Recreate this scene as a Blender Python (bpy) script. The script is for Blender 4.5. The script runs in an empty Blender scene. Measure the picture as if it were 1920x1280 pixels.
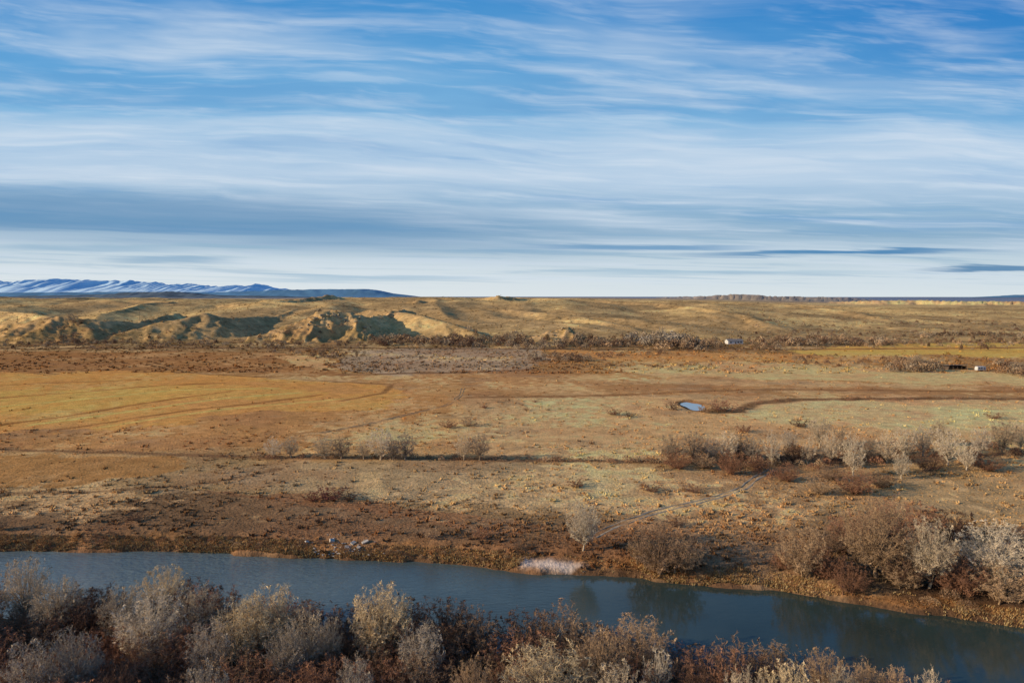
import bpy, bmesh, math, random, os
import numpy as np
from mathutils import Vector
random.seed(7); rng=np.random.default_rng(7)
sc=bpy.context.scene; C=bpy.context.collection
HC=45.0; F=1280.0; TH=math.atan(84/1280.0); CT,ST=math.cos(TH),math.sin(TH)

# ------------------------------------------------------------ survey helpers
def ray(px,py):
    u=(px-960)/F; v=(640-py)/F
    return u, CT+v*ST, -ST+v*CT
def at(px,py,z=0.0):
    a,b,c=ray(px,py); k=(z-HC)/c
    return a*k,b*k
def at_depth(px,py,D):
    a,b,c=ray(px,py); k=D/b
    return a*k,HC+c*k
def pix(x,D):
    d=D*CT+HC*ST; d=np.where(d<5,5,d)
    return 960+F*x/d, 640-F*(D*ST-HC*CT)/d
# ------------------------------------------------------------ noise
T_=[np.random.default_rng(100+i).random((256,256)) for i in range(8)]
def vn(x,y,seed=0):
    T=T_[seed%8]; xi=np.floor(x).astype(np.int64); yi=np.floor(y).astype(np.int64)
    fx=x-xi; fy=y-yi; fx=fx*fx*(3-2*fx); fy=fy*fy*(3-2*fy)
    x0=xi&255; x1=(xi+1)&255; y0=yi&255; y1=(yi+1)&255
    a=T[x0,y0]*(1-fx)+T[x1,y0]*fx; b=T[x0,y1]*(1-fx)+T[x1,y1]*fx
    return a*(1-fy)+b*fy
def fbm(x,y,wl,octv=4,seed=0,rough=.5):
    s=0;a=1;n=0;x=x/wl+seed*17.3;y=y/wl+seed*9.1
    for i in range(octv):
        s=s+a*(vn(x,y,seed+i)-.5); n+=a; a*=rough
        x,y=(x*1.6+y*1.2)+3.7,(-x*1.2+y*1.6)+1.9
    return s/n*2
def sst(a,b,x):
    t=np.clip((x-a)/(b-a),0,1); return t*t*(3-2*t)
# ------------------------------------------------------------ river and terrain
ZW=-2.5
far_px=[(0,1035),(200,1035),(430,1038),(560,1047),(700,1052),(850,1060),(970,1073),(1080,1079),(1180,1085),(1300,1098),(1450,1106),(1560,1125),(1700,1150),(1920,1180)]
fp=[at(px,py,ZW) for px,py in far_px]
FX=np.array([-420,-200]+[p[0] for p in fp]+[120,200,420]); FD=np.array([118,124]+[p[1] for p in fp]+[80,58,0])
NX=np.array([-420,-200,-95,-60,-31,0,9,20,33,39,50,72,120,200,420]); ND=np.array([95,100,99,96,92,88,84,80,78,73,69,58,42,20,-40])
def river_e(x,D):
    w=fbm(x,D,9,3,2)*1.1+fbm(x,D,2.5,2,4)*.6
    return np.maximum(D-np.interp(x,FX,FD)+w, np.interp(x,NX,ND)-D+w)
ridges=[]
def ridge(pts,slope,rnd,rock):
    P=[]
    for px,py,D in pts:
        x,z=at_depth(px,py,D); P.append((x,D,z))
    ridges.append((P,slope,rnd,rock))
ridge([(-200,600,800),(-60,602,750),(20,607,715),(70,600,700),(120,592,705),(190,600,712),(260,604,745),(330,586,900)],.44,2.5,.32)
ridge([(60,604,702),(40,622,680)],.5,2,.7)
ridge([(150,598,708),(170,618,682)],.44,2.5,.2)
ridge([(225,624,690),(300,605,715),(345,598,725),(390,586,745),(430,595,760),(520,592,860),(560,580,980)],.46,2.5,.18)
ridge([(470,630,675),(560,603,700),(598,585,712),(650,587,718),(680,594,740),(730,588,840),(760,578,960)],.58,4,.85)
ridge([(560,606,698),(530,622,680)],.5,3,.7)
ridge([(700,580,960),(760,586,850),(800,593,790),(850,606,755),(890,624,715)],.32,5,.05)
ridge([(990,632,680),(1020,625,688),(1062,613,695),(1080,622,705)],.8,2.5,.9)
ridge([(400,572,1180),(470,568,1120),(510,563,1100),(540,564,1130),(620,552,1230),(660,562,1280)],.45,3,.6)
ridge([(740,568,1150),(785,563,1120),(840,571,1160)],.46,3,.5)
ridge([(870,564,1300),(935,554,1280),(1010,563,1350)],.44,4,.45)
ridge([(860,574,1100),(960,580,1000),(1060,590,920),(1130,602,850),(1190,616,780)],.28,7,.05)
ridge([(1120,563,1350),(1240,568,1220),(1330,578,1050),(1400,592,930),(1440,608,830)],.24,9,.05)
ridge([(1380,566,1500),(1500,573,1350),(1600,584,1150),(1660,598,980)],.19,12,.05)
ridge([(-200,588,1000),(0,583,950),(60,587,880),(100,596,800)],.36,5,.1)
ridge([(560,575,1100),(600,578,1000),(640,582,900)],.36,6,.05)
ridge([(1240,556,4300),(1330,554,3900),(1370,551,3700),(1430,553,3700),(1520,556,3900),(1600,557,4200)],.14,30,.7)
ridge([(1560,565,2700),(1640,563,2600),(1720,562,2600),(1800,564,2500),(1900,564,2450),(2100,563,2400)],.34,8,1)
def hfun(x,D,want_rock=False):
    x=np.asarray(x,float); D=np.asarray(D,float)
    z=fbm(x,D,60,3,1)*.55+fbm(x,D,7,3,3)*.14
    z=z+36*sst(35,-150,D)
    z=z+38*sst(-108,-175,x)*sst(92,62,D)   # unseen rise added up-sun to shade the near thicket
    u=x/np.maximum(D,50)
    foot=655+fbm(x,D*.3,160,2,4)*35
    plat=np.interp(u,[-.9,-.3,-.05,.1,.3,.5,.9],[33,35,39,38,31,15,13])
    k=sst(0,720,D-foot)*.6+sst(-30,330,D-foot)*.4
    base=plat*k
    hm_=sst(0,260,D-foot)
    amp=hm_*(1-.75*sst(1700,3000,D))*np.interp(u,[.3,.6],[1,.55])
    wx=x+60*fbm(x,D,220,2,5); wd=D+50*fbm(x,D,170,2,2)
    spur=1-np.abs(fbm(wx+wd*.25,wd*.38,150,3,6))*2.4      # spurs and draws running down toward the valley
    base=base+amp*(fbm(x,D,380,2,2)*8+(spur-.6)*np.interp(u,[-.3,.15],[8.0,5.5])+fbm(wx,wd,60,4,5)*1.5)+hm_*fbm(x,D,12,3,1,.6)*.6
    cap=44-np.maximum(0,(1700-D))*.003
    base=np.where(D>900,np.minimum(base,cap+fbm(x,D,300,3,1)*2.6),base)
    rock=np.zeros_like(base)
    m=(D>600)
    if m.any():
        xm=x[m]; dm=D[m]
        gl=np.abs(fbm(xm,dm,30,4,7,.6)); wn=fbm(xm,dm,90,3,3)*9; wn2=fbm(xm,dm,11,3,3,.6)
        b=base[m]; rk=np.zeros_like(b)
        for P,sl,rnd,rock_ in ridges:
            far=max(1.,P[0][1]/1000)
            bx=[p[0] for p in P]; bd=[p[1] for p in P]; R=max(p[2] for p in P)/sl*1.5+60
            w=(xm>min(bx)-R)&(xm<max(bx)+R)&(dm>min(bd)-R)&(dm<max(bd)+R)
            if not w.any(): continue
            X=xm[w]+wn[w]*.6; Y=dm[w]+wn[w]; best=np.full(X.shape,-1e9); dbest=np.full(X.shape,1e9)
            for (ax,ay,az),(cx,cy,cz) in zip(P[:-1],P[1:]):
                vx,vy=cx-ax,cy-ay; t=np.clip(((X-ax)*vx+(Y-ay)*vy)/(vx*vx+vy*vy),0,1)
                d=np.hypot(X-ax-t*vx,Y-ay-t*vy); zc=az+(cz-az)*t
                h=zc-sl*(np.sqrt(d*d+rnd*rnd)-rnd)
                up=h>best; best=np.where(up,h,best); dbest=np.where(up,d,dbest)
            gk=np.clip(.15+rock_*1.2,0,1)
            g=gl[w]*np.clip(dbest/12,.15,1)*(16*gk)+wn2[w]*(.6+2.4*rock_)
            if rock_>.3:
                s_=3.2; q=best/s_+wn2[w]*.4; best=best*.4+.6*s_*(np.floor(q)+sst(.35,.65,q-np.floor(q)))
            h=best-g; bb=b[w]; dlt=h-bb
            rr_=rk[w]; rr_=np.where(dlt>0,np.maximum(rr_,rock_*sst(0,5,dlt)*sst(30,6,dbest/far)),rr_); rk[w]=rr_
            kk=4.0; hm=np.clip(.5+.5*dlt/kk,0,1); b[w]=bb*(1-hm)+h*hm+kk*hm*(1-hm)*.5
        base[m]=b; rock[m]=rk
    z=z+base
    e=river_e(x,D)
    k=sst(-1.0,1.0,e)
    z=np.where(D<250,-3.8+(z+3.8)*(k*.55+.45*sst(.3,6,e)),z)
    q=np.sqrt(((x-PX)/4.6)**2+((D-PD)/12)**2)
    z=z-1.0*(1-sst(.7,1.25,q))
    return (z,rock) if want_rock else z
PX,PD=at(1300,760)
def hz(x,D): return float(hfun(np.array([x]),np.array([D]))[0])

# ------------------------------------------------------------ ground colours (albedo)
def lin(c):
    c=np.asarray(c,float)/255.; return np.where(c<.04045,c/12.92,((c+.055)/1.055)**2.4)
G=np.array([.485,.545,.565])
def alb(c):
    l=lin(c); g=l.mean(-1,keepdims=True); return (g+(l-g)*.97)/G
ramp_y=[560,600,640,652,665,720,760,850,870,940,985,1010,1035,1090,1300]
ramp_c=[(140,130,78),(142,128,74),(118,100,62),(114,92,58),(134,104,62),(150,116,70),(163,131,82),(158,128,81),(142,120,80),(130,110,75),(114,93,64),(102,81,56),(92,71,49),(58,46,34),(42,34,27)]
RC=np.array([alb(c) for c in ramp_c])
polys=[
 ([(900,700),(2300,735),(2300,860),(1250,862),(900,858),(860,800)],(167,139,94),1),
 ([(-400,655),(520,660),(640,690),(640,702),(300,697),(-400,702)],(128,91,52),.5),
 ([(-400,700),(300,697),(720,722),(765,735),(700,768),(500,776),(250,802),(-400,838)],(176,128,62),.3),
 ([(-100,740),(200,722),(420,724),(640,738),(560,752),(300,756),(-100,782)],(188,137,67),.25),
 ([(520,668),(600,666),(640,682),(625,692),(560,688)],(188,151,98),.3),
 ([(650,655),(1000,650),(1040,672),(980,700),(760,702),(640,695)],(146,132,106),1.0),
 ([(640,702),(1060,692),(1250,722),(1920,730),(2300,745),(1400,745),(1250,740),(880,745),(860,720)],(140,104,62),.9),
 ([(1120,690),(1400,678),(1700,690),(2300,715),(2300,735),(1500,712),(1250,708)],(190,154,102),.5),
 ([(1480,656),(1700,646),(1800,640),(2300,640),(2300,672),(1850,669),(1720,664),(1500,664)],(206,147,68),.1),
 ([(1000,655),(1300,660),(1700,668),(1650,680),(1150,676)],(172,127,70),.4),
 ([(1390,776),(1420,757),(1500,750),(2300,748),(2300,800),(1600,802),(1440,793)],(184,150,102),.8),
 ([(-400,852),(330,858),(360,870),(300,895),(-400,940)],(140,102,54),.15),
 ([(-400,838),(250,802),(500,776),(700,768),(765,735),(840,742),(862,762),(700,800),(640,815),(480,850),(-400,842)],(149,110,63),.7),
 ([(350,900),(560,868),(1000,868),(1400,885),(1330,925),(1050,960),(900,945),(720,940),(600,930)],(145,127,91),.9),
 ([(-400,938),(400,925),(700,950),(900,990),(900,1030),(-400,1045)],(98,77,54),.9),
 ([(380,925),(640,935),(960,975),(1040,990),(960,1008),(700,965)],(118,87,58),1.0),
 ([(665,900),(720,890),(730,930),(690,935)],(166,144,98),.5),
 ([(1200,880),(1560,900),(1500,980),(1350,1010),(1180,1000),(1150,960)],(140,115,79),1.0),
 ([(1500,905),(2300,890),(2300,1000),(1600,985)],(150,128,87),1.0),
]
lines=[
 ([(-300,838),(0,843),(250,850),(500,858),(900,863),(1250,869)],2.4,(100,76,52)),
 ([(1250,869),(1500,862),(1920,850)],2.5,(92,70,48)),
 ([(1330,770),(1385,772),(1420,757),(1500,750),(1700,747),(1920,747),(2200,748)],5.0,(74,54,36)),
 ([(880,746),(1150,740),(1400,731),(1920,733)],4,(112,83,52)),
 ([(0,795),(120,780),(250,760),(330,748),(430,735)],2.3,(108,76,40)),
 ([(100,805),(350,770),(480,757),(600,740)],2.3,(112,78,42)),
 ([(-200,760),(150,735),(300,722),(420,718)],2.3,(114,80,44)),
 ([(-200,735),(100,718),(260,712)],2.3,(122,88,48)),
 ([(60,795),(220,774),(420,748),(560,736)],2.4,(204,153,82)),
 ([(-200,778),(120,752),(320,732),(520,728)],2.4,(204,153,82)),
 ([(180,800),(420,768),(640,748)],2.4,(198,147,78)),
 ([(300,697),(500,708),(735,720),(720,736),(640,752)],2.2,(108,80,48)),
 ([(640,702),(900,697),(1010,690),(1060,690)],4,(94,72,50)),
 ([(-300,655),(300,652),(700,652),(1100,655),(1500,655),(2100,650)],9,(88,68,48)),
 ([(-300,930),(150,925),(300,915),(400,905),(520,880)],2.0,(104,82,56)),
]
TRACK1=[(1112,1008),(1150,988),(1220,962),(1290,946),(1350,932),(1395,915),(1415,898),(1447,882)]
TRACK2=[(868,728),(864,742),(840,760),(760,778),(690,795),(600,812)]
def smooth_path(P,n):
    P=np.array(P); t=np.linspace(0,len(P)-1,n); k=np.arange(len(P))
    X=np.interp(t,k,P[:,0]);Y=np.interp(t,k,P[:,1])
    for _ in range(14):
        X[1:-1]=(X[:-2]+2*X[1:-1]+X[2:])/4; Y[1:-1]=(Y[:-2]+2*Y[1:-1]+Y[2:])/4
    return X,Y
TP=[smooth_path([at(*p) for p in P],160) for P in (TRACK1,TRACK2)]
def track_dist(x,D):
    dm=np.full(x.shape,1e9)
    for X,Y in TP:
        for a_,b_ in zip(X[::3],Y[::3]): dm=np.minimum(dm,np.hypot(x-a_,D-b_))
    return dm
def inpoly(X,Y,P):
    r=np.zeros(X.shape,bool); n=len(P)
    for i in range(n):
        x0,y0=P[i]; x1,y1=P[(i+1)%n]
        if y0==y1: continue
        c=((y0>Y)!=(y1>Y))&(X<(x1-x0)*(Y-y0)/(y1-y0)+x0)
        r^=c
    return r
GXC,GDC=at(1030,1068,-2)
def colf(x,D,z=None,rock=None):
    px,py=pix(x,D)
    n1=fbm(x,D,38,4,1); n2=fbm(x,D,9,3,2); n3=fbm(x,D,2.6,2,4); n4=fbm(x,D,140,3,5); n5=fbm(x,D,20,3,6); n6=fbm(x*.5,D,11,3,0)
    X=px+n1*22+n2*16+n3*8; Y=py+(n1*16+n2*10+n3*5)*np.clip((py-556)/350,.12,1)
    col=np.stack([np.interp(Y,ramp_y,RC[:,i]) for i in range(3)],-1)
    rough=np.ones(x.shape)
    flat=D<660
    for P,c,rg in polys:
        m=inpoly(X,Y,P)&flat
        col[m]=col[m]*.25+alb(c)*.75; rough[m]=rg
    a=sst(.06,.45,n1+.6*n5+.4*n2)[:,None]*np.clip(rough+.25,0,1)[:,None]*.42
    col=col*(1-a)+alb((116,85,57))*a
    a=sst(.15,.5,n6+.3*n3)[:,None]*np.clip(rough,.0,1)[:,None]*.4*flat[:,None]
    col=col*(1-a)+alb((112,100,76))*a
    a=sst(.08,.5,-n1+.5*n3-.3*n5)[:,None]*np.clip(rough,.25,1)[:,None]*.58*(D>132)[:,None]
    col=col*(1-a)+alb((190,160,108))*a
    col=col*(1+.2*n5*np.clip(rough+.3,0,1))[:,None]
    for P,w,c in lines:
        W=[at(a_,b_) for a_,b_ in P]; dm=np.full(x.shape,1e9)
        for (ax,ay),(bx,by) in zip(W[:-1],W[1:]):
            vx,vy=bx-ax,by-ay; L=vx*vx+vy*vy
            t=np.clip(((x-ax)*vx+(D-ay)*vy)/L,0,1)
            dm=np.minimum(dm,np.hypot(x-ax-t*vx,D-ay-t*vy))
        a=((1-sst(w*.3,w*1.1,dm+n2*w*.4))*.76*flat)[:,None]
        col=col*(1-a)+alb(c)*a
    e=river_e(x,D); near=(D<np.interp(x,FX,FD)-8)
    a=(sst(.5,1.2,e)*(1-sst(1.2,3.6,e+n3+n2*2.5))*(D<200)*(~near))[:,None]*.5; col=col*(1-a)+alb((136,100,58))*a
    a=((1-sst(.3,1.3,e+n3*.9+n2*.8))*(D<200))[:,None]*.85; col=col*(1-a)+alb((74,58,42))*a
    ex=(x-GXC)/5.4; q=np.hypot(ex,(D-GDC-.8+ex*.5)/(1.7-.5*ex))+n3*.45+n2*.25
    a=(1-sst(.5,1.1,q))[:,None]*.85; col=col*(1-a)+alb((164,156,144))*a
    q=np.hypot((x-PX)/5.4,(D-PD)/14)
    a=(1-sst(.85,1.3,q+n3*.2))[:,None]; col=col*(1-a)+alb((106,80,52))*a
    hillm=sst(640,760,D+n2*10)[:,None]
    hw=sst(-.25,.25,n4+.5*n1)[:,None]
    hc=(alb((154,133,87))*hw+alb((130,111,75))*(1-hw))*(1+.3*n1+.28*n2+.14*n3)[:,None]
    col=col*(1-hillm)+hc*hillm
    if rock is not None:
        a=(np.clip(rock,0,1)*sst(-.3,.4,n2+n3*.7+.02))[:,None]*.8
        col=col*(1-a)+alb((156,131,92))*a
    k=sst(1600,6000,D)[:,None]; col=col*(1-k)+alb((92,106,122))*k  # distance haze painted in: far ground drifts to blue-grey
    u=x/np.maximum(D,50)
    k=(sst(2300,2420,D)*(1-sst(2560,2800,D))*sst(.38,.5,u))[:,None]*np.clip(.55+n1,0,.8)[:,None]; col=col*(1-k)+alb((196,160,104))*k
    return np.clip(col*(1+.12*n3+.10*n2)[:,None],.004,.75), rough

# ------------------------------------------------------------ mesh helpers
def mesh_np(name,V,Fc,col=None,smooth=False):
    me=bpy.data.meshes.new(name); k=Fc.shape[1]
    me.vertices.add(len(V)); me.vertices.foreach_set('co',np.ascontiguousarray(V,dtype=np.float32).ravel())
    me.loops.add(Fc.size); me.loops.foreach_set('vertex_index',np.ascontiguousarray(Fc,dtype=np.int32).ravel())
    me.polygons.add(len(Fc)); me.polygons.foreach_set('loop_start',np.arange(0,Fc.size,k,dtype=np.int32))
    me.polygons.foreach_set('loop_total',np.full(len(Fc),k,dtype=np.int32))
    if smooth: me.polygons.foreach_set('use_smooth',np.ones(len(Fc),bool))
    me.update(calc_edges=True)
    if col is not None:
        a=me.color_attributes.new('Col','FLOAT_COLOR','POINT')
        a.data.foreach_set('color',np.ascontiguousarray(np.concatenate([col,np.ones((len(col),1))],1),dtype=np.float32).ravel())
    return me
def obj(name,me,mat=None,parent=None,label=None,cat=None,group=None,kind=None):
    o=bpy.data.objects.new(name,me); C.objects.link(o)
    if mat and not me.materials: me.materials.append(mat)
    if parent: o.parent=parent
    tag(o,label,cat,group,kind); return o
def tag(o,label=None,cat=None,group=None,kind=None):
    if label:o['label']=label
    if cat:o['category']=cat
    if group:o['group']=group
    if kind:o['kind']=kind
def empty(name,loc,rz=0):
    o=bpy.data.objects.new(name,None); C.objects.link(o); o.location=loc; o.rotation_euler=(0,0,rz); o.empty_display_size=.5; return o
# ------------------------------------------------------------ materials
def newmat(name):
    m=bpy.data.materials.new(name); m.use_nodes=True; nt=m.node_tree
    return m,nt,nt.nodes['Principled BSDF']
def noise(nt,scale,detail=3,rough=.6,vec=None):
    n=nt.nodes.new('ShaderNodeTexNoise'); n.inputs['Scale'].default_value=scale; n.inputs['Detail'].default_value=detail; n.inputs['Roughness'].default_value=rough
    if vec is None:
        t=nt.nodes.new('ShaderNodeTexCoord'); vec=t.outputs['Object']
    nt.links.new(vec,n.inputs['Vector']); return n.outputs['Fac']
def maprange(nt,v,a,b,c,d):
    n=nt.nodes.new('ShaderNodeMapRange'); nt.links.new(v,n.inputs['Value'])
    for i,q in zip((1,2,3,4),(a,b,c,d)): n.inputs[i].default_value=q
    return n.outputs[0]
def mul(nt,c,f):
    n=nt.nodes.new('ShaderNodeVectorMath'); n.operation='MULTIPLY'
    nt.links.new(c,n.inputs[0]); nt.links.new(f,n.inputs[1]); return n.outputs[0]
def diffuse_only(nt,b,c,normal=None):
    d=nt.nodes.new('ShaderNodeBsdfDiffuse'); nt.links.new(c,d.inputs['Color'])
    if normal is not None: nt.links.new(normal,d.inputs['Normal'])
    out=[n for n in nt.nodes if n.type=='OUTPUT_MATERIAL'][0]; nt.links.new(d.outputs[0],out.inputs['Surface']); nt.nodes.remove(b)
def attr_mat(name,full):
    m,nt,b=newmat(name); a=nt.nodes.new('ShaderNodeAttribute'); a.attribute_name='Col'
    c=a.outputs['Color']; nrm=None
    if full:
        c=mul(nt,c,maprange(nt,noise(nt,1.6,4,.8),.3,.7,.64,1.36)); c=mul(nt,c,maprange(nt,noise(nt,.22,3,.65),.3,.7,.8,1.2))
        bm=nt.nodes.new('ShaderNodeBump'); bm.inputs['Strength'].default_value=.8; bm.inputs['Distance'].default_value=.3
        nt.links.new(noise(nt,1.5,2,.7),bm.inputs['Height']); nrm=bm.outputs[0]
    diffuse_only(nt,b,c,nrm); return m
M_ground=attr_mat('dry_ground',True)
M_tuft=attr_mat('dry_tufts',False)
def simple(name,c,rough=.9,var=.25,scale=3,spec=.2):
    m,nt,b=newmat(name); rgb=nt.nodes.new('ShaderNodeRGB'); rgb.outputs[0].default_value=(*c,1)
    nt.links.new(mul(nt,rgb.outputs[0],maprange(nt,noise(nt,scale),.3,.7,1-var,1+var)),b.inputs['Base Color'])
    b.inputs['Roughness'].default_value=rough; b.inputs['Specular IOR Level'].default_value=spec
    return m
def objcol(name,lo,hi,scale):
    m,nt,b=newmat(name); oi=nt.nodes.new('ShaderNodeObjectInfo')
    c=mul(nt,oi.outputs['Color'],maprange(nt,noise(nt,scale,1),.3,.7,lo,hi))
    c=mul(nt,c,maprange(nt,oi.outputs['Random'],0,1,.85,1.15))
    diffuse_only(nt,b,c); return m
M_twig=objcol('twigs',.85,1.15,.6); M_bark=objcol('bark',.75,1.2,4)
M_rock=simple('sandstone',(.34,.27,.17),.95,.35,.4); M_conc=simple('pale_concrete',(.52,.46,.38),.9,.25,2)
M_stone=simple('river_stone',(.40,.37,.33),.9,.4,1.5)
M_white=simple('white_paint',(.58,.56,.52),.6,.06,1); M_dark=simple('weathered_wood',(.09,.065,.05),.9,.3,2)
M_roof=simple('grey_roofing',(.22,.2,.19),.9,.2,2,.05); M_glass=simple('dark_glass',(.03,.035,.04),.15,.1,1,.5); M_rub=simple('rubber',(.02,.02,.02),.8,.1,1)
M_pole=simple('pole_wood',(.12,.085,.06),.9,.25,2); M_track=simple('bare_dirt',(.40,.31,.21),.95,.25,.9); M_rut=simple('dark_dirt',(.25,.175,.105),.95,.3,.9)
def water(name,c1,c2,sx,sy,strength,rough):
    m,nt,b=newmat(name); t=nt.nodes.new('ShaderNodeTexCoord'); mp=nt.nodes.new('ShaderNodeMapping'); mp.inputs['Scale'].default_value=(sx,sy,1)
    nt.links.new(t.outputs['Object'],mp.inputs[0])
    bm=nt.nodes.new('ShaderNodeBump'); bm.inputs['Distance'].default_value=.12
    sx_=nt.nodes.new('ShaderNodeSeparateXYZ'); nt.links.new(t.outputs['Object'],sx_.inputs[0])
    w1=maprange(nt,sx_.outputs[0],-60,15,2.0,.10); w2=maprange(nt,noise(nt,.03,2),.38,.62,.6,1.4)
    mm=nt.nodes.new('ShaderNodeMath'); mm.operation='MULTIPLY'; nt.links.new(w1,mm.inputs[0]); nt.links.new(w2,mm.inputs[1])
    m2=nt.nodes.new('ShaderNodeMath'); m2.operation='MULTIPLY'; nt.links.new(mm.outputs[0],m2.inputs[0]); m2.inputs[1].default_value=strength
    nt.links.new(m2.outputs[0],bm.inputs['Strength'])
    nt.links.new(noise(nt,1,4,.55,mp.outputs[0]),bm.inputs['Height']); nt.links.new(bm.outputs[0],b.inputs['Normal'])
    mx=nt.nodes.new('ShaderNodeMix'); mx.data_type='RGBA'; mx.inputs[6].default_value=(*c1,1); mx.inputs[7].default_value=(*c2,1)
    nt.links.new(maprange(nt,sx_.outputs[0],-85,35,0,1),mx.inputs[0])       # base colour carries pale sky reflection at left, dark bank reflection at right
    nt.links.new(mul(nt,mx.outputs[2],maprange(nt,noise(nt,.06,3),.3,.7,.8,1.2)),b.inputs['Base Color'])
    b.inputs['Roughness'].default_value=rough; b.inputs['IOR'].default_value=1.333; return m
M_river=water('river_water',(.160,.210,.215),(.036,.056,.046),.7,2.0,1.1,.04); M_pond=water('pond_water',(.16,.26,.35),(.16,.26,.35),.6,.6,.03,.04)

# ------------------------------------------------------------ ground sheet
rows=list(np.arange(-220,30,10.))+list(np.arange(30,92,1.6))+list(np.arange(92,150,.45))
d=150.
while d<600: rows.append(d); d*=1.0048
while d<900: rows.append(d); d+=2.4
while d<1400: rows.append(d); d+=4.5
while d<3000: rows.append(d); d+=14
while d<60000: rows.append(d); d*=1.035
rows=np.array(rows); NCOL=860
s=np.linspace(-1,1,NCOL)
Wd=.95*np.sqrt(rows**2+110**2)+75*np.exp(-np.abs(rows-60)/150)
GX=(Wd[:,None]*s[None,:]).ravel(); GD=np.repeat(rows,NCOL)
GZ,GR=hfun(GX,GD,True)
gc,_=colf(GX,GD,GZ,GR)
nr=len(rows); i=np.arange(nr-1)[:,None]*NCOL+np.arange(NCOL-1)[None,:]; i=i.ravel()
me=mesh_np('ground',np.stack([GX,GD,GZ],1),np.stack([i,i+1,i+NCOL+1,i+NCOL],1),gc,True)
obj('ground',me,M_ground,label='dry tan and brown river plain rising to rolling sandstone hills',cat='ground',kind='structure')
xs=np.linspace(-420,420,240)
V=np.concatenate([np.stack([xs,np.interp(xs,NX,ND)-4,np.full(240,ZW)],1),np.stack([xs,np.interp(xs,FX,FD)+4,np.full(240,ZW)],1)])
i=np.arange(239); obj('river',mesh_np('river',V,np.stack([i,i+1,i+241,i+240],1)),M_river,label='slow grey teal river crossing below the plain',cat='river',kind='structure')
a=np.linspace(0,2*math.pi,49)[:-1]
zp=hz(PX,PD)+.62; rr_=1+.10*np.sin(3*a+1)+.07*np.sin(5*a)
V=np.stack([PX+4.3*np.cos(a)*rr_,PD+10.5*np.sin(a)*rr_,np.full(48,zp)],1); me=bpy.data.meshes.new('pond'); me.from_pydata([tuple(v) for v in V],[],[list(range(48))])
obj('pond',me,M_pond,label='small pale blue pond in the middle of the plain',cat='pond',kind='structure')
def track(name,XY,w,label,mat):
    X,Y=XY; n=len(X)
    tx=np.gradient(X);ty=np.gradient(Y);L=np.hypot(tx,ty);nx,ny=-ty/L,tx/L
    Vs=[];fs=[];i=np.arange(n-1);nv=0
    for lane in (-1,1):
        R=[]
        for off in (lane*w*.6-w*.22,lane*w*.6,lane*w*.6+w*.22):
            jit=fbm(X+off*7,Y,3,2,3)*.4
            xx=X+nx*(off+jit);yy=Y+ny*(off+jit); R.append(np.stack([xx,yy,hfun(xx,yy)+(.09 if abs(off-lane*w*.6)<.01 else -.02)+fbm(xx,yy,4,2,6)*.12],1))
        Vs+=R
        for k in range(2): fs.append(nv+np.stack([k*n+i,k*n+i+1,(k+1)*n+i+1,(k+1)*n+i],1))
        nv+=3*n
    obj(name,mesh_np(name,np.concatenate(Vs),np.concatenate(fs)),mat,label=label,cat='track',kind='structure')
track('dirt_track',TP[0],1.2,'pale dirt track winding from the lone tree up to the tree line',M_track)
track('dirt_track',TP[1],1.1,'faint brown track curving down beside the golden field',M_rut)

# ------------------------------------------------------------ grass and sage as ground cover
def tufts(name,N,D0,D1,h0,h1,spread,label,cat,shade,K=6,seed=1,dark=0.15):
    r=np.random.default_rng(seed)
    iv=r.random(N); D=1/(1/D1+(1/D0-1/D1)*iv); x=(r.random(N)*2-1)*(.80*D+12)
    z,rk=hfun(x,D,True); c,rough=colf(x,D,z,rk)
    e=river_e(x,D)
    keep=(e>.9)&(D>np.interp(x,FX,FD)-4)&(r.random(N)<np.clip(rough,.0,1)+ (D>660))&(np.hypot((x-PX)/5,(D-PD)/13)>1)&(np.hypot((x-GXC)/5.5,(D-GDC)/3)>1)&(track_dist(x,D)>1.4)
    keep&=(fbm(x,D,14,3,6)+.45*r.standard_normal(N)>-.15)
    x,D,z,c=x[keep],D[keep],z[keep],c[keep]; N=len(x)
    h=h0+(h1-h0)*r.random(N)**2
    f=shade[0]+(shade[1]-shade[0])*r.random(N); dk=r.random(N)<dark
    c=c*f[:,None]; c[dk]=c[dk]*np.array([.70,.60,.53])
    ang=r.random((N,K))*2*math.pi; ca,sa=np.cos(ang),np.sin(ang)
    rad=h[:,None]*spread*r.random((N,K)); hh=h[:,None]*(.55+.45*r.random((N,K)))
    bx=x[:,None]+ca*rad*.5; by=D[:,None]+sa*rad*.5
    w=h[:,None]*.28*spread
    a2=r.random((N,K))*2*math.pi
    V=np.empty((N,K,3,3))
    V[:,:,0]=np.stack([bx-np.cos(a2)*w,by-np.sin(a2)*w,z[:,None]-.06+0*bx],-1)
    V[:,:,1]=np.stack([bx+np.cos(a2)*w,by+np.sin(a2)*w,z[:,None]-.06+0*bx],-1)
    V[:,:,2]=np.stack([x[:,None]+ca*rad,D[:,None]+sa*rad,z[:,None]+hh],-1)
    cc=np.repeat(np.clip(c,0.003,.8),K*3,0)
    obj(name,mesh_np(name,V.reshape(-1,3),np.arange(N*K*3).reshape(-1,3),cc),M_tuft,label=label,cat=cat,kind='stuff')
tufts('dry_grass',120000,98,300,.10,.30,1.3,'dry bunch grass covering the river plain','grass',(.75,1.25),5,1,.07)
tufts('sagebrush',13000,105,420,.3,.75,1.6,'low grey brown sagebrush clumps dotted over the plain','sagebrush',(.65,1.05),8,2,.2)
tufts('hill_scrub',26000,400,1700,.5,1.4,1.8,'tiny dark scrub clumps speckling the far fields and hillsides','scrub',(.5,.9),7,3,.3)
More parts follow.
